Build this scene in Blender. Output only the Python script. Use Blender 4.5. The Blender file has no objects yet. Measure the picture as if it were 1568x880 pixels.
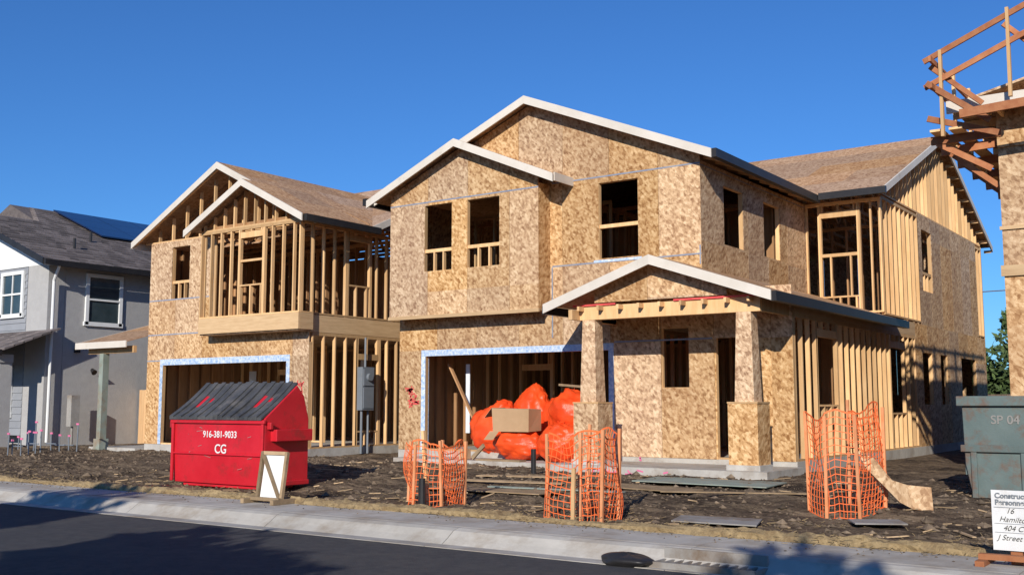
import bpy, math, random
from mathutils import Vector, noise, Matrix
random.seed(7)
scene=bpy.context.scene
scene.view_settings.view_transform='Standard'
try: scene.view_settings.look='None'
except: pass
scene.view_settings.exposure=0

# ------------------------------------------------------------------ mesh builder
class MB:
    def __init__(s): s.v=[];s.f=[];s.r=[]
    def poly(s,pts,faces,rnd=None):
        if rnd is None: rnd=random.random()
        o=len(s.v); s.v+= [tuple(p) for p in pts]
        for f in faces: s.f.append([i+o for i in f]); s.r.append(rnd)
    def hexa(s,p,rnd=None):  # p: 4 bottom, 4 top
        s.poly(p,[(0,3,2,1),(4,5,6,7),(0,1,5,4),(1,2,6,5),(2,3,7,6),(3,0,4,7)],rnd)
    def box(s,x0,x1,y0,y1,z0,z1,rnd=None):
        s.hexa([(x0,y0,z0),(x1,y0,z0),(x1,y1,z0),(x0,y1,z0),(x0,y0,z1),(x1,y0,z1),(x1,y1,z1),(x0,y1,z1)],rnd)
    def prism(s,pts,vec,rnd=None):
        n=len(pts); vec=Vector(vec)
        a=[Vector(p) for p in pts]; b=[p+vec for p in a]
        nrm=Vector((0,0,0))
        for i in range(n):
            nrm+=(a[i]-a[0]).cross(a[(i+1)%n]-a[0])
        fl=nrm.dot(vec)>0
        fs=[tuple(range(n))[::-1],tuple(range(n,2*n))]
        for i in range(n):
            j=(i+1)%n; fs.append((i,j,n+j,n+i))
        if not fl: fs=[f[::-1] for f in fs]
        s.poly(a+b,fs,rnd)
    def beam(s,p,q,w,h,rnd=None,up=(0,0,1)):
        p=Vector(p);q=Vector(q);d=(q-p).normalized();u=Vector(up)
        if abs(d.dot(u))>.98: u=Vector((0,1,0))
        r=d.cross(u).normalized()*w/2; t=r.cross(d).normalized()*h/2
        s.hexa([p-r-t,p+r-t,q+r-t,q-r-t,p-r+t,p+r+t,q+r+t,q-r+t],rnd)
    def cyl(s,p,q,r0,r1,n=10,rnd=None):
        p=Vector(p);q=Vector(q);d=(q-p).normalized();u=Vector((0,0,1))
        if abs(d.dot(u))>.98: u=Vector((0,1,0))
        a=d.cross(u).normalized(); b=a.cross(d).normalized()
        pts=[p+(a*math.cos(2*math.pi*i/n)+b*math.sin(2*math.pi*i/n))*r0 for i in range(n)]
        pts+=[q+(a*math.cos(2*math.pi*i/n)+b*math.sin(2*math.pi*i/n))*r1 for i in range(n)]
        fs=[tuple(range(n)),tuple(range(n,2*n))[::-1]]
        for i in range(n):
            j=(i+1)%n; fs.append((j,i,n+i,n+j))
        s.poly(pts,fs,rnd)
    def obj(s,name,mat,parent=None,bevel=0,smooth=False):
        me=bpy.data.meshes.new(name); me.from_pydata(s.v,[],s.f); me.update()
        at=me.attributes.new('rnd','FLOAT','FACE')
        at.data.foreach_set('value',s.r)
        o=bpy.data.objects.new(name,me); scene.collection.objects.link(o)
        me.materials.append(mat)
        if parent: o.parent=parent
        if smooth:
            for p in me.polygons: p.use_smooth=True
        if bevel:
            m=o.modifiers.new('b','BEVEL'); m.width=bevel; m.segments=2; m.limit_method='ANGLE'
        return o
def empty(name):
    e=bpy.data.objects.new(name,None); scene.collection.objects.link(e); return e

# ------------------------------------------------------------------ materials
def base(name):
    m=bpy.data.materials.new(name); m.use_nodes=True
    nt=m.node_tree; N=nt.nodes; L=nt.links
    bs=N['Principled BSDF']
    return m,nt,N,L,bs
def mixc(N,L,fac,a,b,mode='MIX'):
    n=N.new('ShaderNodeMix'); n.data_type='RGBA'; n.blend_type=mode
    for s,val in ((n.inputs[0],fac),(n.inputs[6],a),(n.inputs[7],b)):
        if isinstance(val,bpy.types.NodeSocket): L.new(val,s)
        elif isinstance(val,(int,float)): s.default_value=val
        else: s.default_value=(*val[:3],1)
    return n.outputs[2]
def math_(N,L,op,a,b=0.0):
    n=N.new('ShaderNodeMath'); n.operation=op
    for s,val in ((n.inputs[0],a),(n.inputs[1],b)):
        if isinstance(val,bpy.types.NodeSocket): L.new(val,s)
        else: s.default_value=val
    return n.outputs[0]
def rndattr(N):
    a=N.new('ShaderNodeAttribute'); a.attribute_name='rnd'; return a.outputs['Fac']
def coords(N,L,scale=(1,1,1),rot=(0,0,0),off=None):
    tc=N.new('ShaderNodeTexCoord'); mp=N.new('ShaderNodeMapping')
    mp.inputs['Scale'].default_value=scale; mp.inputs['Rotation'].default_value=rot
    L.new(tc.outputs['Object'],mp.inputs[0])
    if off is not None:
        cb=N.new('ShaderNodeCombineXYZ'); 
        for i in range(3): L.new(math_(N,L,'MULTIPLY',off,37.0+i*11),cb.inputs[i])
        L.new(cb.outputs[0],mp.inputs['Location'])
    return mp.outputs[0]
def noise_(N,L,vec,scale,detail=4,rough=.6,dist=0):
    n=N.new('ShaderNodeTexNoise'); n.inputs['Scale'].default_value=scale; n.inputs['Detail'].default_value=detail
    n.inputs['Roughness'].default_value=rough; n.inputs['Distortion'].default_value=dist
    L.new(vec,n.inputs['Vector']); return n.outputs['Fac']
def ramp(N,L,fac,stops):
    r=N.new('ShaderNodeValToRGB'); e=r.color_ramp.elements
    while len(e)<len(stops): e.new(.5)
    for i,(p,c) in enumerate(stops):
        e[i].position=p; e[i].color=(*c[:3],1)
    L.new(fac,r.inputs[0]); return r.outputs[0]
def bump_(N,L,bs,h,st,dist=.02):
    b=N.new('ShaderNodeBump'); b.inputs['Strength'].default_value=st; b.inputs['Distance'].default_value=dist
    L.new(h,b.inputs['Height']); L.new(b.outputs[0],bs.inputs['Normal'])
def mrange(N,L,f,a,b,c,d):
    n=N.new('ShaderNodeMapRange'); L.new(f,n.inputs[0])
    for i,v in enumerate((a,b,c,d)): n.inputs[i+1].default_value=v
    return n.outputs[0]

def mat_gen(name,c1,c2,scale=3,rough=.8,bump=.2,rv=.2,stretch=(1,1,1),metal=0,dirt=None,dirtscale=1.5,dirtamt=(.55,.7),spec=.3):
    m,nt,N,L,bs=base(name)
    r=rndattr(N); vec=coords(N,L,stretch,off=r)
    f=noise_(N,L,vec,scale,5,.65)
    f2=mrange(N,L,f,.3,.7,0,1)
    c=mixc(N,L,f2,c1,c2)
    if dirt:
        v2=coords(N,L)
        d=noise_(N,L,v2,dirtscale,7,.7)
        c=mixc(N,L,mrange(N,L,d,dirtamt[0],dirtamt[1],0,1),c,dirt)
    val=mrange(N,L,r,0,1,1-rv,1+rv)
    hs=N.new('ShaderNodeHueSaturation'); L.new(val,hs.inputs['Value']); L.new(c,hs.inputs['Color'])
    L.new(hs.outputs[0],bs.inputs['Base Color'])
    bs.inputs['Roughness'].default_value=rough; bs.inputs['Metallic'].default_value=metal
    bs.inputs['Specular IOR Level'].default_value=spec
    if bump: bump_(N,L,bs,noise_(N,L,vec,scale*4,4,.7),bump,.02)
    return m
def mat_osb(name,dark,mid,light,rv=.15,k=.85):
    m,nt,N,L,bs=base(name)
    r=rndattr(N)
    out=[]
    for rot,sc in (((.5,.7,.3),(26,26,6)),((-.6,-.4,1.2),(7,24,26)),((.2,1.1,.4),(22,6,20))):
        vec=coords(N,L,(1,1,1),rot,off=r)
        mp=N.new('ShaderNodeMapping'); mp.inputs['Scale'].default_value=sc; L.new(vec,mp.inputs[0])
        vo=N.new('ShaderNodeTexVoronoi'); vo.inputs['Scale'].default_value=k; L.new(mp.outputs[0],vo.inputs['Vector'])
        sp=N.new('ShaderNodeSeparateColor'); L.new(vo.outputs['Color'],sp.inputs[0]); out.append(sp.outputs[0])
    a=math_(N,L,'MULTIPLY',out[0],.36); b=math_(N,L,'MULTIPLY',out[1],.34); c=math_(N,L,'MULTIPLY',out[2],.30)
    s=math_(N,L,'ADD',math_(N,L,'ADD',a,b),c)
    vn=coords(N,L,off=r)
    n1=noise_(N,L,vn,5,5,.7,.3)
    s=math_(N,L,'ADD',math_(N,L,'MULTIPLY',s,.78),math_(N,L,'MULTIPLY',n1,.22))
    col=ramp(N,L,s,[(.22,dark),(.5,mid),(.76,light)])
    vs=coords(N,L,(1.2,1.2,.3))
    st=noise_(N,L,vs,1.1,5,.6)
    col=mixc(N,L,mrange(N,L,st,.48,.72,0,.35),col,(dark[0],dark[1]*.9,dark[2]*.85))
    hs=N.new('ShaderNodeHueSaturation'); L.new(mrange(N,L,r,0,1,1-rv,1+rv),hs.inputs['Value'])
    L.new(mrange(N,L,math_(N,L,'FRACT',math_(N,L,'MULTIPLY',r,7.3)),0,1,.84,1.1),hs.inputs['Saturation'])
    L.new(col,hs.inputs['Color']); L.new(hs.outputs[0],bs.inputs['Base Color'])
    bs.inputs['Roughness'].default_value=.75; bs.inputs['Specular IOR Level'].default_value=.2
    bump_(N,L,bs,s,.35,.008)
    return m

M={}
M['osb']=mat_osb('osb_sheathing',(.26,.13,.055),(.52,.32,.16),(.70,.49,.28))
M['osbroof']=mat_osb('osb_roof_deck',(.27,.14,.07),(.45,.27,.145),(.54,.35,.21),.14)
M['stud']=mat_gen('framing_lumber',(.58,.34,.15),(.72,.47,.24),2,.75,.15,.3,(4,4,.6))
M['dstud']=mat_gen('shade_darkened_lumber',(.30,.16,.075),(.42,.24,.12),2,.85,.1,.35,(4,4,.6),spec=.1)  # framing lumber with indoor shade put into its colour
M['lvl']=mat_gen('engineered_rim',(.48,.31,.16),(.62,.43,.24),3,.7,.2,.12,(.6,.6,6))
M['trim']=mat_gen('primed_trim',(.58,.52,.44),(.68,.62,.54),1.5,.6,.05,.05,dirt=(.42,.35,.27),dirtamt=(.6,.8))
M['dark']=mat_gen('dark_gutter',(.018,.017,.018),(.03,.028,.028),3,.4,.02,.1)
M['conc']=mat_gen('foundation_concrete',(.38,.355,.32),(.50,.475,.43),3,.9,.3,.08,dirt=(.22,.16,.11),dirtamt=(.5,.8))
M['walk']=mat_gen('sidewalk_concrete',(.38,.355,.315),(.49,.46,.41),2.5,.9,.2,.08,dirt=(.25,.195,.14),dirtscale=1.1,dirtamt=(.47,.72))
M['asph']=mat_gen('asphalt',(.042,.042,.045),(.072,.070,.070),9,.85,.5,.03,dirt=(.095,.087,.076),dirtscale=.6,dirtamt=(.5,.75))
M['tape']=mat_gen('blue_flashing_tape',(.20,.36,.62),(.76,.80,.84),14,.5,.05,.1)
M['bline']=mat_gen('blue_seam_line',(.16,.22,.34),(.34,.34,.36),5,.7,.0,.1)
M['redpaint']=mat_gen('red_marking',(.6,.05,.06),(.7,.12,.1),6,.7,0,.1)
M['reddump']=mat_gen('red_dumpster_paint',(.50,.010,.020),(.60,.020,.032),2,.38,.1,.06,dirt=(.24,.03,.025),dirtscale=2.6,dirtamt=(.53,.75),spec=.5)
M['lid']=mat_gen('black_plastic_lid',(.04,.04,.042),(.10,.10,.10),2,.45,.3,.15,dirt=(.20,.18,.16),dirtscale=3,dirtamt=(.5,.9))
M['white']=mat_gen('white_paint',(.72,.72,.70),(.80,.80,.78),2,.5,.03,.03)
M['board']=mat_gen('sign_board',(.60,.60,.60),(.72,.72,.71),3,.6,.03,.03,dirt=(.42,.38,.33),dirtscale=4,dirtamt=(.55,.85))
M['black']=mat_gen('black_ink',(.02,.02,.02),(.03,.03,.03),2,.5,0,.03)
M['teal']=mat_gen('weathered_steel',(.09,.125,.12),(.14,.18,.17),1.5,.65,.3,.1,dirt=(.15,.075,.045),dirtscale=1.8,dirtamt=(.48,.64))
M['onet']=mat_gen('orange_plastic_net',(.80,.13,.03),(.85,.20,.06),4,.5,0,.1)
M['fo']=mat_gen('orange_stake',(.62,.22,.08),(.72,.34,.17),3,.7,.1,.15)
M['obag']=mat_gen('orange_bag',(.74,.055,.012),(.86,.10,.02),2,.38,.6,.1)
M['card']=mat_gen('cardboard',(.38,.24,.13),(.46,.30,.17),2,.8,.05,.1)
M['stucco']=mat_gen('grey_stucco',(.37,.36,.35),(.42,.41,.395),5,.95,.4,.02)
M['siding']=mat_gen('grey_siding',(.24,.25,.27),(.29,.30,.32),2,.8,.05,.05)
M['tile']=mat_gen('roof_tile',(.11,.092,.088),(.19,.16,.148),6,.85,.4,.4)
M['solar']=mat_gen('solar_cell',(.006,.015,.05),(.010,.022,.07),2,.12,0,.1,spec=.6)
M['glass']=mat_gen('window_glass',(.02,.035,.04),(.05,.07,.08),1,.08,0,.1,spec=.8)
M['fencew']=mat_gen('cedar_fence',(.50,.30,.15),(.62,.40,.21),2,.8,.1,.2,(3,3,.5))
M['straw']=mat_gen('straw_wattle_fibre',(.26,.18,.09),(.46,.34,.18),16,.95,1,.25,dirt=(.16,.10,.05),dirtscale=4,dirtamt=(.5,.8))
M['bluegrey']=mat_gen('electric_panel_paint',(.16,.18,.20),(.20,.22,.25),2,.45,0,.05)
M['bark']=mat_gen('bark',(.10,.07,.05),(.17,.12,.09),8,.9,.6,.1,(1,1,.3))
M['leaf']=mat_gen('leaves',(.035,.06,.018),(.09,.13,.04),2,.7,0,.4)
M['pink']=mat_gen('pink_flag',(.62,.12,.25),(.7,.2,.34),2,.6,0,.1)
M['rock']=mat_gen('clods',(.08,.056,.04),(.22,.165,.11),5,.95,.5,.5)
M['scrap']=mat_gen('wood_scrap',(.26,.18,.10),(.46,.33,.20),4,.85,.2,.45)
M['green']=mat_gen('green_board',(.22,.26,.22),(.32,.36,.31),2,.85,.1,.1,dirt=(.25,.18,.12),dirtamt=(.5,.7))
M['grey']=mat_gen('grey_board',(.25,.24,.22),(.34,.32,.30),3,.9,.1,.1,dirt=(.18,.13,.09),dirtamt=(.5,.7))
M['yellow']=mat_gen('yellow_label',(.75,.5,.03),(.8,.55,.05),2,.5,0,.02)
M['wrap']=mat_gen('house_wrap',(.62,.66,.70),(.75,.78,.80),2,.6,.1,.1)
M['rust']=mat_gen('painted_scaffold_wood',(.30,.10,.04),(.42,.18,.08),3,.8,.1,.25,(2,2,2))
def mat_dirt():
    m,nt,N,L,bs=base('bare_dirt')
    v=coords(N,L); vs=coords(N,L,(.5,2.2,1),(0,0,.12))
    a=noise_(N,L,v,.55,8,.72,.4); b=noise_(N,L,v,9,7,.75); c=noise_(N,L,vs,1.5,8,.75,.5)
    col=mixc(N,L,mrange(N,L,a,.38,.60,0,1),(.045,.033,.025),(.15,.108,.075))
    col=mixc(N,L,mrange(N,L,c,.48,.60,0,.85),col,(.29,.215,.14))
    col=mixc(N,L,mrange(N,L,b,.50,.70,0,.6),col,(.32,.24,.16))
    col=mixc(N,L,mrange(N,L,b,.28,.47,.85,0),col,(.018,.013,.010))
    L.new(col,bs.inputs['Base Color']); bs.inputs['Roughness'].default_value=.97; bs.inputs['Specular IOR Level'].default_value=.1
    h=math_(N,L,'ADD',b,c); bump_(N,L,bs,h,1.0,.06)
    return m
M['dirt']=mat_dirt()

# ------------------------------------------------------------------ building helpers
def wall(mb,axis,plane,n,a0,a1,zs,ops=(),top=None,ridge=None,th=.012,step=1.22):
    ab={a0,a1}; k=1
    while a0+k*step<a1-.05: ab.add(a0+k*step); k+=1
    for o in ops: ab|={o[0],o[1]}
    if ridge is not None and a0<ridge<a1: ab.add(ridge)
    ab=sorted(x for x in ab if a0<=x<=a1)
    zb=set(zs)
    for o in ops: zb|={min(max(o[2],zs[0]),zs[-1]),min(max(o[3],zs[0]),zs[-1])}
    zb=sorted(zb)
    seeds={}
    def rn(a,z):
        ka=int((a-a0)/step+1e-6); kz=sum(1 for q in zs if q<z)
        kk=(ka,kz)
        if kk not in seeds: seeds[kk]=random.random()
        return seeds[kk]
    def P(a,z): return (a,plane,z) if axis=='x' else (plane,a,z)
    vec=(0,n*th,0) if axis=='x' else (n*th,0,0)
    gaps=[a0+k*step for k in range(1,40)]
    for i in range(len(ab)-1):
        l,r=ab[i],ab[i+1]; mid=(l+r)/2
        lg=.004 if any(abs(l-g)<1e-6 for g in gaps) else 0
        rg=.004 if any(abs(r-g)<1e-6 for g in gaps) else 0
        l+=lg; r-=rg
        for j in range(len(zb)-1):
            z0,z1=zb[j],zb[j+1]; mz=(z0+z1)/2
            if any(o[0]<mid<o[1] and o[2]<mz<o[3] for o in ops): continue
            mb.prism([P(l,z0),P(r,z0),P(r,z1),P(l,z1)],vec,rn(mid,mz))
        if top:
            z=zb[-1]
            if top(l)-z<.001 and top(r)-z<.001: continue
            mb.prism([P(l,z),P(r,z),P(r,max(z,top(r))),P(l,max(z,top(l)))],vec,rn(mid,z+.01))
def studs(mb,axis,plane,n,a0,a1,z0,z1,ops=(),sp=.406,dep=.089,top=None,double=True):
    """plane=outer face, n=inward sign"""
    w=.04
    def B(l,r,za,zb_,off=0,d=dep):
        p0=plane+n*off; p1=plane+n*(off+d)
        lo,hi=min(p0,p1),max(p0,p1)
        if axis=='x': mb.box(l,r,lo,hi,za,zb_)
        else: mb.box(lo,hi,l,r,za,zb_)
    B(a0,a1,z0,z0+w)
    if not top: B(a0,a1,z1-2*w,z1)
    zt=(z1-2*w) if not top else z1
    x=a0; pos=[]
    while x<a1-w: pos.append(x); x+=sp
    pos.append(a1-w)
    extra=[]
    for o in ops: extra+=[o[0]-w,o[0]-2*w-.005,o[1],o[1]+w+.005]
    for x in pos+extra:
        inside=[o for o in ops if o[0]-w*.9<x<o[1]-.001]
        isx=x in extra
        tz=zt if not top else top(x+w/2)
        if not inside or isx: 
            B(x,x+w,z0+w,tz)
        else:
            for o in inside:
                if o[2]>z0+.15: B(x,x+w,z0+w,o[2]-w)
                if tz>o[3]+.2: B(x,x+w,o[3]+.16,tz)
    for o in ops:
        if o[2]>z0+.15: B(o[0],o[1],o[2]-w,o[2],.001,dep-.002)
        B(o[0],o[1],o[3],min(o[3]+.16,zt),.001,dep-.002)
def rails(mb,axis,plane,n,o,zr,crip=2,off=.03):
    w=.04
    def B(l,r,za,zb_,d0=off,d1=off+.089):
        p0=plane+n*d0;p1=plane+n*d1; lo,hi=min(p0,p1),max(p0,p1)
        if axis=='x': mb.box(l,r,lo,hi,za,zb_)
        else: mb.box(lo,hi,l,r,za,zb_)
    B(o[0]-w,o[0]+.006,o[2],o[3],.014,.11); B(o[1]-.006,o[1]+w,o[2],o[3],.014,.11)
    B(o[0],o[1],o[3]-.005,o[3]+.05,.014,.11); B(o[0],o[1],o[2]-.04,o[2]+.004,.014,.11)
    if zr:
        B(o[0],o[1],zr-w,zr+w)
        for i in range(crip):
            x=o[0]+(o[1]-o[0])*(i+1)/(crip+1); B(x-w/2,x+w/2,o[2],zr-w)
def slab(mb,q,t=.03,rnd=None):
    q=[Vector(p) for p in q]
    lo=[p-Vector((0,0,t)) for p in q]
    n=(q[1]-q[0]).cross(q[2]-q[0])
    if n.z<0: q=q[::-1]; lo=lo[::-1]
    mb.hexa(lo+q,rnd)
def deck(mb,e0,e1,r1,r0,t=.025,step=2.44,rows=4):
    e0,e1,r0,r1=map(Vector,(e0,e1,r0,r1))
    L=(e1-e0).length; n=max(1,int(round(L/step)))
    for j in range(rows):
        for i in range(-1,n):
            u0=(i+(.5 if j%2 else 0))/n; u1=u0+1/n
            u0=max(0,u0);u1=min(1,u1)
            if u1<=u0: continue
            def P(u,v): return e0.lerp(e1,u).lerp(r0.lerp(r1,u),v)
            slab(mb,[P(u0,j/rows),P(u1,j/rows),P(u1,(j+1)/rows),P(u0,(j+1)/rows)],t)
def barge(mb,p,q,vec,h=.19):
    p=Vector(p);q=Vector(q)
    d=Vector((0,0,h))
    mb.prism([p,q,q-d,p-d],vec)
def truss(mb,y,xl,xc,xr,ze,zr,axis='x',webs=True):
    def P(a,z): return (a,y,z) if axis=='x' else (y,a,z)
    mb.beam(P(xl,ze),P(xr,ze),.04,.09)
    mb.beam(P(xl,ze+.02),P(xc,zr),.04,.09); mb.beam(P(xr,ze+.02),P(xc,zr),.04,.09)
    if webs:
        for s in (-1,1):
            e=xl if s<0 else xr
            m=(xc*.5+e*.5); zm=(zr+ze)/2
            mb.beam(P(m,zm),P(xc+(e-xc)*.25,ze),.04,.09); mb.beam(P(xc,zr-.05),P(xc+(e-xc)*.25,ze),.04,.09)
            mb.beam(P(m,zm),P(xc+(e-xc)*.7,ze),.04,.09)

# ================================================================== RIGHT HOUSE
H=empty('two_storey_house_under_construction')
osb=MB();st=MB();dst=MB();tr=MB();dk=MB();rf=MB();cn=MB();tp=MB();bl=MB();lv=MB();wr=MB()
FZ=.5
XL,XR,XU=-17.7,-7.5,-9.4
cn.box(XL-.02,XR+.02,20.0,37.5,.0,FZ)
cn.box(-12.1,-7.35,18.15,19.99,.0,.40)
cn.box(-16.9,-12.11,18.9,19.99,.0,.36)
gar=(-16.85,-11.65,FZ,2.78); win1=(-10.37,-9.73,1.95,3.2); door=(-9.12,-8.45,FZ,2.95)
wall(osb,'x',19.985,1,XL,XR,[FZ,2.92,3.95],[gar,win1,door,(XL+.1,-13.2,3.75,3.95)])
studs(st,'x',20.0,1,XL,XR,FZ,3.3,[gar,win1,door])
rails(st,'x',20.0,1,win1,0); 
w2=(-11.87,-10.88,4.8,6.5)
S=.405; RZ=8.74; RX=-13.63
mtop=lambda x: RZ-.10-S*abs(x-RX)
wall(osb,'x',19.985,1,XL,XU,[3.95,4.72,6.66],[w2,(XL+.1,-13.2,3.95,6.5)],top=mtop,ridge=RX)
rails(st,'x',19.99,1,w2,5.52,0)
CX0,CX1,CY=-17.62,-13.16,19.5
wa=(-16.51,-15.66,4.8,6.42); wb=(-15.2,-14.25,4.8,6.42)
gx=-15.33; gS=.425; gZ=7.86
gtop=lambda x: gZ-.10-gS*abs(x-gx)
wall(osb,'x',CY,1,CX0,CX1,[3.74,4.3,6.5],[wa,wb],top=gtop,ridge=gx)
rails(st,'x',CY,1,wa,5.3,2); rails(st,'x',CY,1,wb,5.3,2)
wall(osb,'y',CX1,-1,CY+.013,19.98,[3.74,4.3,6.6])
wall(osb,'y',CX0,1,CY+.013,19.98,[3.74,4.3,6.6])
osb.box(CX0,CX1,CY+.02,19.98,3.70,3.735)
lv.box(CX0-.02,CX1+.02,CY-.03,CY+.02,3.66,3.74)
s1=(21.15,22.2,5.05,6.35); s2=(23.4,24.4,5.05,6.35)
wall(osb,'y',XU,-1,20.0,26.2,[3.9,5.0,6.7],[s1,s2])
rails(st,'y',XU,-1,s1,0); rails(st,'y',XU,-1,s2,0)
os1=(21.4,22.6,1.6,3.0)
studs(st,'y',XR,-1,20.1,26.2,FZ,3.4,[os1])
ol=[(26.6,27.8,1.4,3.0),(29.6,30.6,1.6,3.0),(31.5,32.3,1.6,3.0),(34,36,.9,3.0)]
wall(osb,'y',XR,-1,28.9,37.5,[FZ,2.9,3.75],ol[1:])
studs(st,'y',XR,-1,26.2,28.9,FZ,3.4,ol[:1])
for o in ol[1:]: rails(st,'y',XR,-1,o,0)
lv.box(XR-.03,XR+.003,20.1,28.9,3.4,3.75)
WE,WR,WZ,WZR=25.75,31.85,6.86,9.40
wS=(WZR-WZ)/(WR-WE)
fo=(-9.0,-8.1,4.3,6.3)
studs(st,'x',26.2,1,XU,XR,3.85,6.7,[fo]); st.box(-9.0,-8.1,26.21,26.29,5.3,5.38)
for x in (-8.8,-8.3): st.box(x,x+.04,26.21,26.29,4.3,5.3)
ow=(29.95,31.0,4.7,6.4)
studs(st,'y',XR,-1,26.3,29.6,3.8,6.75)
wall(osb,'y',XR,-1,29.6,36.6,[3.75,6.2,6.8],[ow]); rails(st,'y',XR,-1,ow,5.2)
studs(st,'y',XR,-1,36.6,37.5,3.8,6.75)
wtop=lambda y: WZR-.12-wS*abs(y-WR)
studs(st,'y',XR,-1,26.3,37.4,6.80,6.85,top=wtop,sp=.406)
for k in range(1,8): truss(dst,XR-k*.61,26.2,WR,37.5,6.8,WZR-.12,axis='y')
wall(osb,'x',37.5,-1,XL,XR,[FZ,3.0,5.4,6.8])
wall(osb,'y',XL,1,20.0,37.5,[FZ,3.0,5.4,6.8])
osb.box(XL+.05,XU-.05,20.15,37.4,3.45,3.75)
osb.box(XU-.05,XR-.1,26.3,37.4,3.45,3.75)
for (ax,pl,a,b,z0,z1) in (('x',24.5,XL,-9.6,3.8,6.5),('x',22.8,XL,-12.2,3.8,6.5),('y',-13.2,20.2,24.3,3.8,6.5),('y',-11.0,24.6,30,3.8,6.5),('x',29,-17,-7.6,3.8,6.5),
        ('y',-11.3,20.2,30,FZ,3.3),('x',27,XL,-11.4,FZ,3.3),('x',23.5,-11.2,-7.7,FZ,3.3),('x',30,-11,-7.7,FZ,3.3),('y',-17.5,20.3,27.5,FZ,3.3)):
    studs(dst,ax,pl,1,a,b,z0,z1)
studs(st,'x',23.2,1,-17.4,-14.6,FZ,3.3,[(-16.2,-15.3,FZ,2.5)])
studs(st,'x',21.6,1,-17.2,-12.5,3.8,6.45,[(-15.5,-14.6,3.84,5.9)],sp=.61)
wall(dst,'x',27.3,1,XL,-11.4,[FZ,3.3]); wall(dst,'x',25.2,1,-11.2,-7.7,[FZ,3.3])  # solid partitions in the shade-darkened lumber colour, added to keep rooms dark
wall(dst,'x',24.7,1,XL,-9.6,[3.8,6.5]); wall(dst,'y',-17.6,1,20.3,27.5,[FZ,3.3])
dst.beam((-16.6,20.6,2.6),(-15.5,20.6,.7),.09,.04)
wr.box(-16.3,-16.18,20.9,20.92,.9,2.6); wr.box(-15.9,-15.8,23.12,23.14,.6,1.6); wr.box(-9.0,-8.85,21.4,21.42,.9,1.9); wr.box(-9.0,-8.7,21.3,21.32,.6,.9)
def gable_front(yf,yb,xl,xr,xc,ze,zr,mrf,mtr,left=True,right=True,bh=.19,rows=4):
    if right: deck(mrf,(xr,yf,ze),(xr,yb,ze),(xc,yb,zr),(xc,yf,zr),rows=rows)
    if left: deck(mrf,(xl,yf,ze),(xl,yb,ze),(xc,yb,zr),(xc,yf,zr),rows=rows)
    barge(mtr,(xc,yf-.03,zr),(xr+.03,yf-.03,ze-.01),(0,.035,0),bh)
    barge(mtr,(xl-.03,yf-.03,ze-.01),(xc,yf-.03,zr),(0,.035,0),bh)
gable_front(19.62,30.2,-18.27,-8.99,RX,6.82,RZ-.02,rf,tr)
gable_front(19.15,20.6,-18.08,-12.56,gx,6.68,gZ,rf,tr,rows=2)
barge(tr,(-12.55,19.2,6.70),(-12.55,19.98,6.70),(.03,0,0),.19)
dk.box(-8.98,-8.86,19.62,25.8,6.63,6.81)
dk.box(-18.4,-18.28,19.3,37,6.60,6.78)
y=20.2
while y<25.7:
    st.beam((-9.4,y,6.83),(-9.0,y,6.70),.04,.12); y+=.61
deck(rf,(-18.2,WE,WZ),(-7.28,WE,WZ),(-7.28,WR,WZR),(-18.2,WR,WZR),rows=5)
deck(rf,(-18.2,37.95,WZ),(-7.28,37.95,WZ),(-7.28,WR,WZR),(-18.2,WR,WZR),rows=5)
barge(tr,(-7.26,WE-.05,WZ),(-7.26,WR,WZR),(.04,0,0),.18)
barge(tr,(-7.26,WR,WZR),(-7.26,38.0,WZ),(.04,0,0),.18)
dk.box(-8.85,-7.2,WE-.12,WE-.01,WZ-.18,WZ-.01)
for i in range(20):
    y=26.4+i*.61
    z=wtop(y)+.04
    st.beam((-7.5,y,z-.06),(-7.27,y,z-.06),.04,.09)
px0,px1,pxc,pze,pzr=-12.1,-7.2,-9.65,3.66,4.50
deck(rf,(px1,18.15,pze),(px1,26.85,pze),(-9.42,26.85,pzr-.08),(-9.42,18.15,pzr-.08),rows=2)
deck(rf,(-9.42,18.15,pzr-.08),(-9.42,19.98,pzr-.08),(pxc,19.98,pzr),(pxc,18.15,pzr),rows=1)
deck(rf,(px0,18.15,pze),(px0,19.98,pze),(pxc,19.98,pzr),(pxc,18.15,pzr),rows=2)
barge(tr,(pxc,18.11,pzr),(px1+.02,18.11,pze),(0,.035,0),.19)
barge(tr,(px0-.02,18.11,pze),(pxc,18.11,pzr),(0,.035,0),.19)
dk.box(px1-.02,px1+.11,18.15,26.85,pze-.2,pze-.02)
dk.box(px0-.1,px0,18.2,19.95,pze-.2,pze-.03)
st.box(-11.55,-7.55,18.5,18.6,3.32,3.60); st.box(-11.55,-7.55,18.61,18.7,3.32,3.60)
ptop=lambda x: pzr-.10-.343*abs(x-pxc)
wall(osb,'x',18.49,1,-11.1,-8.2,[3.66,3.70],top=ptop,ridge=pxc)
tp2=MB(); tp2.box(-11.6,-10.6,18.46,18.485,3.60,3.635);tp2.box(-9.3,-7.6,18.46,18.485,3.60,3.635)
for i in range(9):
    x=-11.4+i*.46; st.box(x,x+.05,18.3,18.49,3.50,3.59)
for x in (-11.5,-7.6):
    st.beam((x,18.65,3.45),(x,20,3.45),.09,.24)
st.beam((-11.5,18.2,3.42),(-11.5,20,3.42),.09,.2)
for i in range(6):
    st.box(-11.3+i*.65,-11.26+i*.65,18.72,19.95,3.50,3.6)
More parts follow.
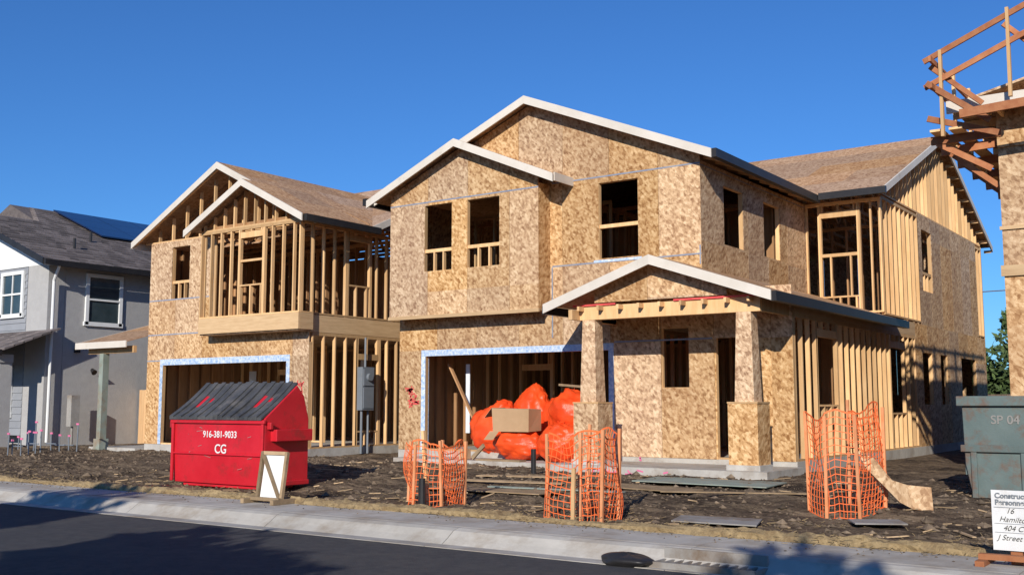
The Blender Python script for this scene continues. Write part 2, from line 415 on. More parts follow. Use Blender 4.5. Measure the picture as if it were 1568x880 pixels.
for px in (-11.25,-7.88):
    cn.box(px-.33,px+.33,18.33,18.93,.1,.5)
    b=.29
    osb.box(px-b,px+b,18.36,18.36+2*b,.48,1.62)
    st.box(px-b-.01,px+b+.01,18.35,18.37+2*b,1.62,1.65)
    bb,tt=.19,.145; cy=18.65
    osb.hexa([(px-bb,cy-bb,1.65),(px+bb,cy-bb,1.65),(px+bb,cy+bb,1.65),(px-bb,cy+bb,1.65),(px-tt,cy-tt,3.32),(px+tt,cy-tt,3.32),(px+tt,cy+tt,3.32),(px-tt,cy+tt,3.32)],.97)
def tapeframe(tp,x0,x1,z0,z1,y,w=.13,tw=.15):
    tp.box(x0-w,x0,y-.006,y-.003,z0,z1); tp.box(x1,x1+w,y-.006,y-.003,z0,z1)
    tp.box(x0-w,x1+w,y-.006,y-.003,z1,z1+tw)
tapeframe(tp,gar[0],gar[1],FZ,gar[3],19.985)
tp.box(-16.86,-16.85,19.99,20.12,FZ,2.78)
for (x0,x1,z,y) in ((-13.1,XU,4.72,19.985),(-13.1,XU,6.64,19.985),(CX0,CX1,6.5,CY),(-11.5,-9.2,2.95,19.985)):
    bl.box(x0,x1,y-.004,y-.002,z-.016,z+.016)
tp.box(-12.0,-10.8,19.979,19.982,4.72,4.77)
bl.box(XU+.001,XU+.004,20.0,26.1,6.6,6.62); bl.box(-13.12,-13.09,19.979,19.983,3.1,4.7); bl.box(-9.44,-9.41,19.979,19.983,4.5,4.9)
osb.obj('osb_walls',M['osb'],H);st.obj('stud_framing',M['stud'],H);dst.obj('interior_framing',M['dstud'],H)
tr.obj('barge_boards',M['trim'],H);dk.obj('gutters',M['dark'],H);rf.obj('roof_sheathing',M['osbroof'],H)
cn.obj('foundation',M['conc'],H);tp.obj('flashing_tape',M['tape'],H);bl.obj('seam_lines',M['bline'],H);lv.obj('rim_boards',M['lvl'],H)
tp2.obj('red_flashing',M['redpaint'],H);wr.obj('house_wrap_scraps',M['wrap'],H)
rp=MB()
def squiggle(cx,cz,y,n,s):
    for i in range(n):
        a=random.uniform(0,3.1); dx=math.cos(a)*s*random.uniform(.3,.8); dz=math.sin(a)*s*random.uniform(.2,.5)
        x=cx+random.uniform(-s,s)*.8; z=cz+random.uniform(-s,s)*1.3
        rp.beam((x-dx,y,z-dz),(x+dx,y,z+dz),.002,.035,up=(0,0,1) if abs(dx)>abs(dz) else (1,0,0))
squiggle(-17.25,1.8,19.98,24,.17)
rp.obj('spray_marks',M['redpaint'],H)
rp=MB(); squiggle(-10.9,.46,19.98,4,.03)
for k in range(10):
    x=-11.0+random.uniform(0,1.6); rp.beam((x,18.145,.3+random.uniform(-.05,.05)),(x+random.uniform(.05,.2),18.145,.3+random.uniform(-.06,.06)),.002,.03)
rp.obj('pink_chalk_marks',M['pink'],H)

# ================================================================== LEFT HOUSE
H2=empty('timber_frame_house_under_construction')
osb=MB();st=MB();dst=MB();tr=MB();dk=MB();rf=MB();cn=MB();tp=MB();bl=MB();lv=MB();wr=MB()
A0,A1,AY=-26.6,-19.9,19.0
cn.box(A0-.02,A1+.02,AY,34,0,.48); cn.box(-28.9,A0-.03,18.7,22,0,.35)
g2=(-25.86,-20.72,.48,2.72)
wall(osb,'x',AY-.015,1,A0,A1,[.48,2.85,3.6],[g2])
studs(st,'x',AY,1,A0,A1,.48,3.2,[g2])
ow2=(-25.6,-24.8,4.62,6.12)
pz=6.3
wall(osb,'x',AY-.015,1,A0,-23.72,[3.6,4.6,pz],[ow2]); rails(st,'x',AY,1,ow2,5.1)
CYL=18.5; CA=-23.7; CB=-19.78
wo=(-22.06,-21.2,4.75,6.0)
studs(st,'x',CYL,1,CA,CB,3.92,pz,[wo]); st.box(-22.06,-21.2,CYL+.01,CYL+.08,5.36,5.42)
studs(st,'y',CB,-1,CYL+.1,19.0,3.92,pz)
studs(st,'y',CA,1,CYL+.1,19.0,3.92,pz)
lv.box(CA,CB,CYL-.01,CYL+.04,3.5,3.915); lv.box(CB-.04,CB+.002,CYL+.045,19.0,3.5,3.915)
osb.box(CA,CB-.05,CYL+.05,AY-.02,3.47,3.5)
so=[(20.8,21.6,.9,2.8),(24,25,1.5,2.9)]
studs(st,'y',A1,-1,19.1,33.9,.48,3.45,so)
lv.box(A1-.04,A1+.002,19.02,33.9,3.46,3.9)
studs(st,'y',A1,-1,19.05,33.9,3.92,pz,[(20.4,21.2,4.8,6.0)])
wall(osb,'y',A0,1,19.0,34,[.48,2.9,5.3,pz]); wall(osb,'x',34,-1,A0,A1,[.48,2.9,5.3,pz])
osb.box(A0+.05,A1-.06,19.1,33.9,3.5,3.88)
for (ax,pl,a,b,z0,z1) in (('x',22.5,A0,A1-.2,3.92,pz),('y',-23.0,22.6,33,3.92,pz),
        ('x',25,A0,A1-.2,.5,3.4),('y',-21.2,25.2,33,.5,3.4),('y',A0+.04,19.2,30,.5,3.4),('y',A0+.04,19.2,30,3.92,pz)):
    studs(dst,ax,pl,1,a,b,z0,z1)
studs(st,'x',22.2,1,-26.3,-22.6,.5,3.4,[(-24.6,-23.7,.5,2.5)])
wall(dst,'x',26.2,1,A0,-20.5,[.5,3.4]); wall(dst,'x',25.0,1,A0,-20.4,[3.92,pz]); wall(dst,'y',A0+.02,1,19.2,30,[.5,3.4]); wall(dst,'y',A0+.02,1,19.2,30,[3.92,pz])  # backing walls, room darkness painted in through the darkened lumber
wr.box(-25.2,-24.9,21.6,21.62,.6,2.6); wr.box(-23.2,-23.05,22.1,22.12,2.0,2.7); wr.box(-21.9,-21.7,23.0,23.02,2.1,2.9)
mx,mz,me=-23.31,8.28,6.36
gable_front(18.65,27,-27.06,-19.42,mx-.0,me,mz,rf,tr,rows=4)
fx,fz=-21.68,7.52
gable_front(18.15,20.5,-23.98,-19.38,fx,me,fz,rf,tr,rows=2)
tr.box(-27.08,-27.05,18.65,33,me-.2,me-.01)
dk.box(-19.37,-19.25,18.2,20.95,me-.19,me-.02)
for i in range(4): st.beam((A1,18.8+i*.6,me+.02),(-19.4,18.8+i*.6,me-.1),.04,.12)
cz=8.9; cy=26.3
deck(rf,(-26,20.75,me),(-19.38,20.75,me),(-19.38,cy,cz),(-26,cy,cz),rows=4)
deck(rf,(-26,31.9,me),(-19.38,31.9,me),(-19.38,cy,cz),(-26,cy,cz),rows=4)
barge(tr,(-19.36,20.7,me),(-19.36,cy,cz),(.035,0,0),.19)
ctop=lambda y: cz-.12-(cz-me)/(cy-20.75)*abs(y-cy)
studs(st,'y',A1,-1,20.9,31.5,pz+.05,pz+.1,top=ctop)
mt=lambda x: mz-.09-.512*abs(x-mx)
studs(st,'x',AY,1,-26.9,-19.8,pz,pz+.05,top=mt,sp=.61)
ft=lambda x: fz-.09-.495*abs(x-fx)
studs(st,'x',CYL,1,-23.6,-19.8,pz+.0,pz+.05,top=ft)
for i in range(10): truss(dst,19.6+i*.61,-26.9,mx,-19.6,pz+.1,mz-.1)
truss(dst,18.6,-23.8,fx,-19.6,pz+.09,fz-.1,webs=False)
st.beam((-27,18.72,me-.05),(mx,18.72,mz-.13),.06,.1); st.beam((mx,18.72,mz-.13),(-19.5,18.72,me-.05),.06,.1)
tapeframe(tp,g2[0],g2[1],.48,g2[3],AY-.015,.13,.17)
for (x0,x1,z) in ((A0,-23.75,4.6),(A0,-23.75,3.6),(A0,-26.0,2.85)): bl.box(x0,x1,AY-.02,AY-.017,z-.016,z+.016)
deck(rf,(-29.1,18.3,3.42),(-26.62,18.3,3.42),(-26.62,21.4,4.3),(-29.1,21.4,4.3),rows=2)
tr.box(-29.15,-26.63,18.26,18.3,3.24,3.43); barge(tr,(-29.14,18.3,3.43),(-29.14,21.4,4.3),(.03,0,0),.18)
st.box(-28.9,-26.65,18.55,18.65,3.1,3.3)
gp=MB(); gp.box(-28.25,-28.05,18.5,18.7,.35,3.1); gp.box(-28.3,-28.0,18.45,18.75,.2,.6)
gp.obj('porch_post',M['green'],H2)
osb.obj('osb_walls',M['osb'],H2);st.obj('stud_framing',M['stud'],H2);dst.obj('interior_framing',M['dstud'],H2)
tr.obj('barge_boards',M['trim'],H2);dk.obj('gutters',M['dark'],H2);rf.obj('roof_sheathing',M['osbroof'],H2)
cn.obj('foundation',M['conc'],H2);tp.obj('flashing_tape',M['tape'],H2);bl.obj('seam_lines',M['bline'],H2);lv.obj('rim_boards',M['lvl'],H2);wr.obj('house_wrap_scraps',M['wrap'],H2)
rp=MB(); squiggle(-20.2,2.0,AY-.02,12,.13); rp.obj('spray_marks',M['redpaint'],H2)
E=empty('electric_meter_panel'); b=MB(); b.box(-19.88,-19.68,20.75,21.2,1.45,2.6); b.box(-19.68,-19.66,20.78,21.17,1.5,2.05); b.box(-19.68,-19.655,20.78,21.17,2.1,2.55)
b.cyl((-19.66,20.97,2.33),(-19.58,20.97,2.33),.1,.1,16); b.cyl((-19.8,20.85,.3),(-19.8,20.85,1.45),.035,.035); b.cyl((-19.8,21.1,.3),(-19.8,21.1,1.45),.03,.03); b.cyl((-19.8,20.97,2.6),(-19.8,20.97,3.4),.03,.03)
b.obj('cabinet',M['bluegrey'],E)

# ================================================================== GREY HOUSE
G=empty('grey_stucco_house')
w=MB();sd=MB();wt=MB();gl=MB();tl=MB();so_=MB();dk=MB()
GX=-32.0;GY=19.0
w.box(-44,GX,GY+.6,40,.2,6.15)
w.box(-33.2,GX,GY,GY+.59,.2,6.15)
for i in range(24):
    z=.6+i*.23; sd.hexa([(-40,GY-.035,z),(-33.2,GY-.035,z),(-33.2,GY+.5,z),(-40,GY+.5,z),(-40,GY-.012,z+.228),(-33.2,GY-.012,z+.228),(-33.2,GY+.5,z+.228),(-40,GY+.5,z+.228)],random.random())
def window_y(y0,y1,z0,z1,x):
    gl.box(x,x+.02,y0,y1,z0,z1)
    for a in ((y0-.12,y0,z0-.1,z1+.12),(y1,y1+.12,z0-.1,z1+.12),(y0,y1,z1,z1+.12),(y0-.16,y1+.16,z0-.14,z0),(y0,y1,(z0+z1)/2-.03,(z0+z1)/2+.03)):
        wt.box(x,x+.07,a[0],a[1],a[2],a[3])
def window_x(x0,x1,z0,z1,y):
    gl.box(x0,x1,y-.02,y,z0,z1)
    for a in ((x0-.12,x0,z0-.1,z1+.12),(x1,x1+.12,z0-.1,z1+.12),(x0,x1,z1,z1+.12),(x0-.16,x1+.16,z0-.14,z0),(x0,x1,(z0+z1)/2-.03,(z0+z1)/2+.03)):
        wt.box(a[0],a[1],y-.07,y,a[2],a[3])
    wt.box((x0+x1)/2-.02,(x0+x1)/2+.02,y-.05,y,z0,z1)
window_y(20.45,21.6,4.35,5.85,GX); window_x(-34.6,-33.45,4.6,5.9,GY-.036); window_x(-34.9,-33.9,1.3,2.7,GY-.036)
ex,ez=-31.45,6.2; s=.4; n=17; cw=(36.9-31.45)/n; n2=n+7
for i in range(n2):
    x0=ex-i*cw; x1=x0-cw-.05; z0=ez+i*cw*s+.05; z1=ez+(i+1)*cw*s+.02
    ys=18.45 if i<n else 21.4+(i-n)*.15
    y=ys-(i%2)*.15
    while y<38:
        y1=min(y+.32,38)
        yy0=max(y,ys)
        tl.hexa([(x0,yy0+.004,z0-.05),(x1,yy0+.004,z1-.05),(x1,y1-.004,z1-.05),(x0,y1-.004,z0-.05),(x0,yy0+.004,z0),(x1,yy0+.004,z1),(x1,y1-.004,z1),(x0,y1-.004,z0)],random.random())
        y+=.32
zr2=ez+n2*cw*s; xr2=ex-n2*cw
tl.prism([(-36.9,18.45,8.36),(-42.3,18.45,6.2),(-42.3,18.45,6.1),(-36.9,18.45,8.26)],(0,4.0,0))
tl.prism([(xr2,21.5,zr2),(-46,21.5,6.4),(-46,21.5,6.2),(-34.5,21.5,7.2)],(0,16.4,0))
wt.prism([(-41.8,GY+.01,6.15),(-32.0,GY+.01,6.15),(-36.9,GY+.01,8.15)],(0,.3,0))
dk.prism([(-36.9,18.42,8.38),(-31.42,18.42,6.24),(-31.42,18.42,6.04),(-36.9,18.42,8.18)],(0,.04,0))
dk.prism([(-36.9,18.42,8.38),(-42.3,18.42,6.24),(-42.3,18.42,6.04),(-36.9,18.42,8.18)],(0,.04,0))
dk.box(-31.44,-31.3,18.45,38,6.02,6.2)
wt.cyl((-31.85,19.1,.4),(-31.85,19.1,5.6),.05,.05,8); wt.cyl((-31.85,19.1,5.6),(-31.4,19.0,6.05),.05,.05,8)
for i in range(3):
    for j in range(6):
        xa=-35.3-i*1.12; xb=xa-1.1; ya=23.0+j*1.7; yb=ya+1.67
        so_.hexa([(xa,ya,ez+(ex-xa)*s+.12),(xb,ya,ez+(ex-xb)*s+.12),(xb,yb,ez+(ex-xb)*s+.12),(xa,yb,ez+(ex-xa)*s+.12),(xa,ya,ez+(ex-xa)*s+.17),(xb,ya,ez+(ex-xb)*s+.17),(xb,yb,ez+(ex-xb)*s+.17),(xa,yb,ez+(ex-xa)*s+.17)])
for (vx,vy) in ((-33.2,20.6),(-34.6,22.1),(-33.0,24.0)):
    dk.cyl((vx,vy,ez+(ex-vx)*s),(vx,vy,ez+(ex-vx)*s+.4),.05,.05,8)
for i in range(6):
    y0=17.3+i*.3; z0=3.3+i*.12
    x=-40
    while x<-31.6:
        tl.hexa([(x,y0,z0-.04),(x+.31,y0,z0-.04),(x+.31,y0+.33,z0+.09),(x,y0+.33,z0+.09),(x,y0,z0+.03),(x+.31,y0,z0+.03),(x+.31,y0+.33,z0+.14),(x,y0+.33,z0+.14)]); x+=.32
dk.box(-40,-31.5,17.2,17.3,3.1,3.28); w.box(-32.3,-31.95,17.5,17.9,.2,3.15); w.box(-40,-31.9,17.4,17.9,2.9,3.15)
dk.box(-31.99,-31.85,20.0,20.15,3.3,3.45); dk.cyl((-31.85,20.6,2.75),(-31.7,20.6,2.65),.06,.1,8)
w.obj('stucco_walls',M['stucco'],G);sd.obj('lap_siding',M['siding'],G);wt.obj('white_trim',M['white'],G);gl.obj('glass',M['glass'],G);tl.obj('tile_roof',M['tile'],G);so_.obj('solar_panels',M['solar'],G);dk.obj('gutters',M['dark'],G)
F=empty('wooden_side_fence'); b=MB()
x=-31.9
while x<-26.7:
    b.box(x,x+.135,22.5,22.52,.2,2.1+random.uniform(-.01,.01)); x+=.14
b.box(-31.9,-26.7,22.53,22.57,1.8,1.9); b.obj('boards',M['fencew'],F)

# ================================================================== RIGHT SCAFFOLD HOUSE
H3=empty('scaffolded_house_under_construction')
osb=MB();st=MB();tr=MB();cn=MB();lv=MB();ru=MB()
BX=-3.45;BY=19.0
wall(osb,'x',BY,1,BX,8,[.5,2.9,3.75,5.9]); wall(osb,'y',BX,1,BY+.02,34,[.5,2.9,3.75,6.0])
wall(osb,'x',34,-1,BX,8,[.5,3,5.9]); wall(osb,'y',8,-1,BY,34,[.5,3,5.9])
cn.box(BX-.02,8.02,BY+.01,34.02,0,.5)
lv.box(BX-.04,8,BY-.05,BY-.005,3.72,3.9); lv.box(BX-.03,8,BY-.04,BY-.003,4.5,4.56)
osb.box(BX-.6,8.5,18.4,34.5,6.55,6.6); osb.box(BX-.0,8,18.95,34,5.9,6.54)
tr.box(BX-.65,8.5,18.34,18.39,6.45,6.66); 
for i in range(18):
    st.box(BX-.6,BX+.0,18.6+i*.8,18.64+i*.8,6.4,6.54)
for i in range(12): st.box(BX+.1+i*.6,BX+.14+i*.6,18.4,18.95,6.4,6.54)
slab(osb,[(BX-.3,18.6,6.75),(2.5,18.6,8.2),(2.5,34,8.2),(BX-.3,34,6.75)],.04)
for (x,zt) in ((-4.1,7.45),(-3.05,7.95),(-1.6,8.7)):
    st.beam((x,18.05,6.0 if x<-4 else 6.5),(x+.02,18.0,zt),.05,.09)
for y in (19.2,20.4,21.6,22.8,24,25.2,26.4):
    st.beam((-4.15,y,5.9),(-4.15,y,7.4),.05,.09)
    ru.beam((-4.4,y,6.0),(-3.3,y,6.05),.05,.14); ru.beam((-3.5,y,5.3),(-4.3,y,6.0),.04,.09)
for dz in (0,-.45):
    ru.beam((-4.35,18.0,7.30+dz),(-.8,18.0,8.75+dz),.04,.09)
    ru.beam((-4.18,17.7,7.25+dz),(-4.18,28,7.25+dz),.04,.09)
ru.beam((-4.3,17.9,6.9),(-3.4,18.2,6.2),.04,.1); ru.beam((-4.35,18.1,6.35),(-3.3,18.3,6.0),.04,.1)
ru.beam((-4.4,18.5,6.05),(-3.3,18.5,6.05),.05,.14); ru.beam((-3.5,18.7,5.5),(-4.3,18.5,6.0),.04,.1)
ru.beam((-4.25,18.0,7.2),(-3.5,18.2,6.5),.04,.08); ru.beam((-3.1,18.0,7.7),(-2.2,18.3,6.8),.04,.08)
for k in range(2): st.beam((-4.22+k*.3,18.1,6.13),(-4.22+k*.3,27,6.13),.2,.04)
ru.beam((-3.8,17.9,6.3),(-2.6,17.9,6.35),.04,.14)
osb.obj('osb_walls',M['osb'],H3);st.obj('framing',M['stud'],H3);tr.obj('fascia',M['trim'],H3);cn.obj('foundation',M['conc'],H3);lv.obj('band_boards',M['lvl'],H3);ru.obj('scaffold_rails',M['rust'],H3)

# ================================================================== GROUND
def gh(x,y):
    if y<11.0: return -.06
    s=min(1,max(0,(y-11.0)/6)); s=s*s*(3-2*s)
    h=.13+.14*s
    e=min(1,(y-11.0)/.6)
    v=Vector((x,y,0))
    h+=e*(.07*noise.fractal(v*.6,1,2,3)+.045*noise.fractal(v*2.3,1,2,4)+.018*noise.noise(v*9))
    h-=.06*math.exp(-((y-14.2-.5*math.sin(x*.3))/.35)**2)*e
    return h
def frange(a,b,s):
    o=[];x=a
    while x<b-1e-6: o.append(x); x+=s
    return o
xs=[-900,-400,-200,-100,-60]+frange(-45,-34,.8)+frange(-34,1.5,.09)+[2,3,5,8,15,30,60,120,300,900]
ys=[-900,-300,-100,-40,-15,0,8,10.9]+[11.0]+frange(11.05,20.3,.09)+frange(20.3,26,.5)+[28,32,40,55,80,150,350,900]
v=[(x,y,gh(x,y) if y<60 else .15) for y in ys for x in xs]
nx=len(xs); f=[(j*nx+i,j*nx+i+1,(j+1)*nx+i+1,(j+1)*nx+i) for j in range(len(ys)-1) for i in range(nx-1)]
me=bpy.data.meshes.new('ground'); me.from_pydata(v,[],f); me.materials.append(M['dirt'])
for p in me.polygons: p.use_smooth=True
o=bpy.data.objects.new('dirt_ground',me); scene.collection.objects.link(o)
b=MB(); b.poly([(-300,-1,0),(300,-1,0),(300,9.42,0),(-300,9.42,0)],[(0,1,2,3)],.5); b.obj('asphalt_road',M['asph'])
b=MB()
prof=[(9.4,.006),(9.72,-.008),(9.82,.05),(9.93,.125),(10.02,.148),(10.12,.15),(10.12,-.2),(9.4,-.2)]
x=-90
while x<60:
    b.prism([(x+.006,y,z) for y,z in prof],(3.04-.012,0,0)); x+=3.04
b.obj('kerb',M['walk'])
b=MB(); x=-90
while x<60:
    b.box(x+.006,x+1.52-.006,10.125,11.0,-.1,.152); x+=1.52
b.obj('sidewalk',M['walk'])
b=MB(); x=-34; n=10
pts=[]; 
while x<0:
    pts.append(Vector((x,11.12+.05*math.sin(x*1.3)+.03*noise.noise(Vector((x,0,0))),.17+.02*noise.noise(Vector((x*2,3,0)))))); x+=.07
V=[];Fc=[]
for i,p in enumerate(pts):
    for k in range(n):
        a=2*math.pi*k/n; r=.085*(1+.45*noise.noise(Vector((p.x*3,a*1.5,1)))+.35*noise.noise(Vector((p.x*14,a*4,1))))
        q=noise.noise(Vector((p.x*.35,7,2)))
        r*=1-.5*min(1,max(0,(q-.05)*4))
        V.append(p+Vector((0,math.cos(a)*r*1.5,math.sin(a)*r-.015)))
    if i:
        for k in range(n):
            Fc.append(((i-1)*n+k,(i-1)*n+(k+1)%n,i*n+(k+1)%n,i*n+k))
b.poly(V,Fc,.5); b.obj('straw_wattle',M['straw'])
b=MB()
for i in range(3600):
    x=random.uniform(-26,-.5); y=11.12+random.gauss(0,.15)
    if random.random()<.25: y=random.uniform(11.2,13)
    y=max(10.5,y); z=(gh(x,y) if y>11.05 else .155)+.01+ (random.uniform(0,.1) if abs(y-11.12)<.08 else 0); a=random.uniform(0,6.28); l=random.uniform(.03,.1)
    b.beam((x,y,z),(x+math.cos(a)*l,y+math.sin(a)*l,z+random.uniform(0,.03)),.005,.005)
b.obj('loose_straw',M['straw'])
b=MB()
def clod(b,x,y,z,s):
    p=[(-1,0,0),(1,0,0),(0,-1,0),(0,1,0),(0,0,-.8),(0,0,.8)]
    p=[(x+q[0]*s*random.uniform(.6,1.3),y+q[1]*s*random.uniform(.6,1.3),z+q[2]*s*random.uniform(.5,1)) for q in p]
    b.poly(p,[(1,3,5),(3,0,5),(0,2,5),(2,1,5),(3,1,4),(0,3,4),(2,0,4),(1,2,4)])
for i in range(8500):
    x=random.uniform(-31,0); y=random.uniform(11.2,19.5)
    clod(b,x,y,gh(x,y)+.005,abs(random.gauss(0,.025))+.006)
for i in range(180):
    x=random.uniform(-31,0); y=random.uniform(11.6,18.5); clod(b,x,y,gh(x,y)+.01,random.uniform(.05,.10))
for i in range(260):  # crumbs along the sidewalk
    x=random.uniform(-25,0); y=10.95-abs(random.gauss(0,.25)); clod(b,x,max(10.2,y),.156,random.uniform(.006,.02))
b.obj('dirt_clods',M['rock'])
b=MB()
for i in range(230):
    x=random.uniform(-20,-1); y=random.uniform(11.4,18.3); a=random.gauss(0,.5) if random.random()<.6 else random.uniform(0,3.14); l=random.uniform(.05,.3)*(2.2 if random.random()<.08 else 1)
    z=gh(x,y)+.012
    b.beam((x,y,z),(x+math.cos(a)*l,y+math.sin(a)*l,gh(x+math.cos(a)*l,y+math.sin(a)*l)+.02),random.uniform(.015,.05),.014)
b.obj('wood_scraps',M['scrap'])
def sheet(name,cx,cy,l,wd,rot,mat,t=.015,tilt=0):
    b=MB(); c,s_=math.cos(rot),math.sin(rot)
    P=[]
    for dz in (0,t):
        for (a,d) in ((-l/2,-wd/2),(l/2,-wd/2),(l/2,wd/2),(-l/2,wd/2)):
            x=cx+a*c-d*s_; y=cy+a*s_+d*c
            P.append((x,y,.02+gh(cx,cy)*.5+gh(x,y)*.5+tilt*a+dz+.02))
    b.hexa(P); b.obj(name,M[mat])
sheet('green_plywood_sheet',-7.75,16.6,2.3,1.2,.1,'green'); sheet('grey_plywood_sheet',-5.55,12.1,1.0,.75,.3,'grey')
sheet('plywood_sheet',-10.3,13.9,2.2,.8,.08,'scrap');sheet('plywood_sheet',-8.3,15.2,2.0,.5,-.05,'scrap');sheet('plywood_sheet',-11.0,16.1,2.2,.3,.15,'scrap')
sheet('plywood_sheet',-13.2,11.45,.8,.25,.25,'scrap'); sheet('plywood_sheet',-3.9,13.0,.6,.45,.5,'grey'); sheet('plywood_sheet',-9.5,14.5,2.6,.1,.0,'green');sheet('plywood_sheet',-10.8,15.0,2.2,.1,.1,'scrap')
sheet('plywood_sheet',-6.6,15.0,2.2,.08,.35,'scrap')

# ================================================================== RED DUMPSTER
D=empty('red_dumpster'); b=MB(); X0,X1,Y0,Y1=-16.25,-13.80,12.2,13.2
zb=gh(-15,12.5)+.06
prof=[(Y0+.05,zb),(Y0,zb+.55),(Y0,1.36),(Y0+.72,1.93),(Y0+.88,1.75),(Y1,1.35),(Y1,zb)]
b.prism([(X0,y,z) for y,z in prof],(X1-X0,0,0),.5)
b.box(X0-.03,X1+.03,Y0-.05,Y0-.002,1.27,1.34); b.box(X0-.02,X1+.02,Y0-.03,Y0-.002,zb+.50,zb+.53)
for x in (X0,X1-.06): b.box(x,x+.06,Y0-.045,Y0-.003,zb+.02,1.27)
b.box(X1+.003,X1+.04,Y0+.0,Y1,zb+.0,zb+.08)
for s_ in (0,1):
    xa=X1+.002 if s_ else X0-.16; 
    b.box(xa,xa+.16,Y0+.12,Y1-.05,.98,1.18)
    b.box(xa,xa+.1,Y0+.04,Y0+.1,1.18,1.3)
b.box(X0+.2,X1-.2,Y0+.1,Y0+.25,zb-.06,zb-.001);b.box(X0+.2,X1-.2,Y1-.3,Y1-.15,zb-.06,zb-.001)
b.obj('body',M['reddump'],D,bevel=.012)
b=MB()
nL=22; X0l,X1l=X0-.03,X1-.02
for i in range(nL):
    xa=X0l+(X1l-X0l)*i/nL; xb=X0l+(X1l-X0l)*(i+1)/nL-.006
    t=.03 if i%2 else .055
    if i==nL//2: t=.075
    nseg=5
    for k in range(nseg):
        f0=k/nseg;f1=(k+1)/nseg
        sg=lambda f:-.035*math.sin(math.pi*f)*(1+.8*math.sin(i*.45))
        def Q(f): return (Y0-.07+.81*f, 1.345+.61*f+sg(f))
        (ya,za),(yb_,zb2)=Q(f0),Q(f1)
        b.hexa([(xa,ya,za-.01),(xb,ya,za-.01),(xb,yb_,zb2-.01),(xa,yb_,zb2-.01),(xa,ya,za+t),(xb,ya,za+t),(xb,yb_,zb2+t),(xa,yb_,zb2+t)],.4)
b.obj('lid',M['lid'],D)
def text(name,s,loc,size,mat,parent,rot=(math.pi/2,0,0),ext=.002):
    c=bpy.data.curves.new(name,'FONT'); c.body=s; c.size=size; c.extrude=ext; c.align_x='LEFT'; c.offset=.002
    o=bpy.data.objects.new(name,c); scene.collection.objects.link(o); o.location=loc; o.rotation_euler=rot; c.materials.append(M[mat]); o.parent=parent; return o
text('phone_number','916-381-9033',(-15.4,Y0-.008,1.03),.16,'white',D)
text('company_mark','CG',(-15.07,Y0-.012,.76),.22,'white',D,ext=.004); 
b=MB()
for k in range(10):
    a=random.uniform(X0+.1,X1-.1); z=random.uniform(.4,1.2); b.beam((a,Y0-.004,z),(a+random.uniform(-.2,.2),Y0-.004,z+random.uniform(-.04,.04)),.002,.006)
b.obj('scratches',M['grey'],D)

S_=empty('sandwich_board_sign'); b=MB(); X=-12.15;Y=10.85
b.prism([(X-.2,Y,.2),(X+.25,Y,.2),(X+.25,Y+.1,.86),(X-.2,Y+.1,.86)],(0,.015,0),.5); b.obj('panel',M['white'],S_)
b=MB(); 
b.beam((X-.24,Y-.02,.16),(X-.24,Y+.09,.9),.05,.05);b.beam((X+.28,Y-.02,.16),(X+.28,Y+.09,.9),.05,.05)
b.beam((X-.24,Y+.09,.88),(X+.28,Y+.09,.88),.04,.05); b.beam((X-.2,Y+.06,.84),(X+.24,Y-.02,.22),.03,.05)
b.beam((X-.3,Y-.25,.19),(X-.3,Y+.35,.19),.07,.07);b.beam((X+.34,Y-.25,.19),(X+.34,Y+.35,.19),.07,.07); b.beam((X-.3,Y-.1,.22),(X+.34,Y-.1,.22),.05,.05)
b.obj('frame',M['scrap'],S_)

# ================================================================== ORANGE NET BARRIERS
def net(path,h,name):
    E=empty(name); b=MB(); p=MB()
    pts=[]
    for i in range(len(path)-1):
        a=Vector(path[i]);c=Vector(path[i+1]); n=max(1,int((c-a).length/.065))
        for k in range(n): pts.append(a.lerp(c,k/n))
    pts.append(Vector(path[-1]))
    def W(i,z):
        q=pts[i]; g=gh(q.x,q.y) if q.y>11.05 else .15
        ph=noise.noise(Vector((q.x*2.5,q.y*2.5,z*2.0)))*.09
        sag=.07*math.sin(i*.45)+.05*noise.noise(Vector((i*.3,1,z)))
        return Vector((q.x+ph,q.y+ph*.8,g+z*h-sag*z))
    nz=int(h/.085)
    for j in range(nz+1):
        for i in range(len(pts)-1):
            z=j/nz
            b.beam(W(i,z),W(i+1,z),.004,.011 if 0<j<nz else .022,.5)
    for i in range(len(pts)):
        for j in range(nz):
            b.beam(W(i,j/nz),W(i,(j+1)/nz),.008,.003,.5,up=(0,1,0))
    for q in path:
        g=gh(q[0],q[1]) if q[1]>11.05 else .15
        p.beam((q[0],q[1],g-.1),(q[0]+random.uniform(-.05,.05),q[1],g+h*random.uniform(.98,1.1)),.04,.035)
    b.obj('net',M['onet'],E); p.obj('stakes',M['fo'],E)
net([(-10.6,12.2,0),(-10.2,11.85,0),(-9.75,11.95,0),(-9.85,12.6,0),(-10.45,12.8,0)],.88,'orange_safety_net')
net([(-7.85,11.85,0),(-7.3,11.75,0),(-6.98,11.75,0),(-7.1,12.4,0),(-7.7,12.6,0)],1.10,'orange_safety_net')
net([(-5.12,14.1,0),(-4.75,13.7,0),(-4.35,13.8,0),(-4.2,14.4,0),(-4.8,14.8,0)],1.32,'orange_safety_net')
b=MB(); b.beam((-7.25,11.5,.1),(-7.23,11.5,.8),.05,.03); b.beam((-10.05,12.0,.1),(-10.15,12.0,1.22),.05,.05); b.beam((-16.0,11.6,.1),(-16,11.6,.2),.04,.04); b.obj('wooden_survey_stakes',M['stud'])
b=MB(); b.cyl((-9.95,11.75,.05),(-9.95,11.75,.55),.06,.05); b.cyl((-11.6,17,.1),(-11.6,17,.75),.05,.05); b.obj('black_pipe_stubs',M['dark'])

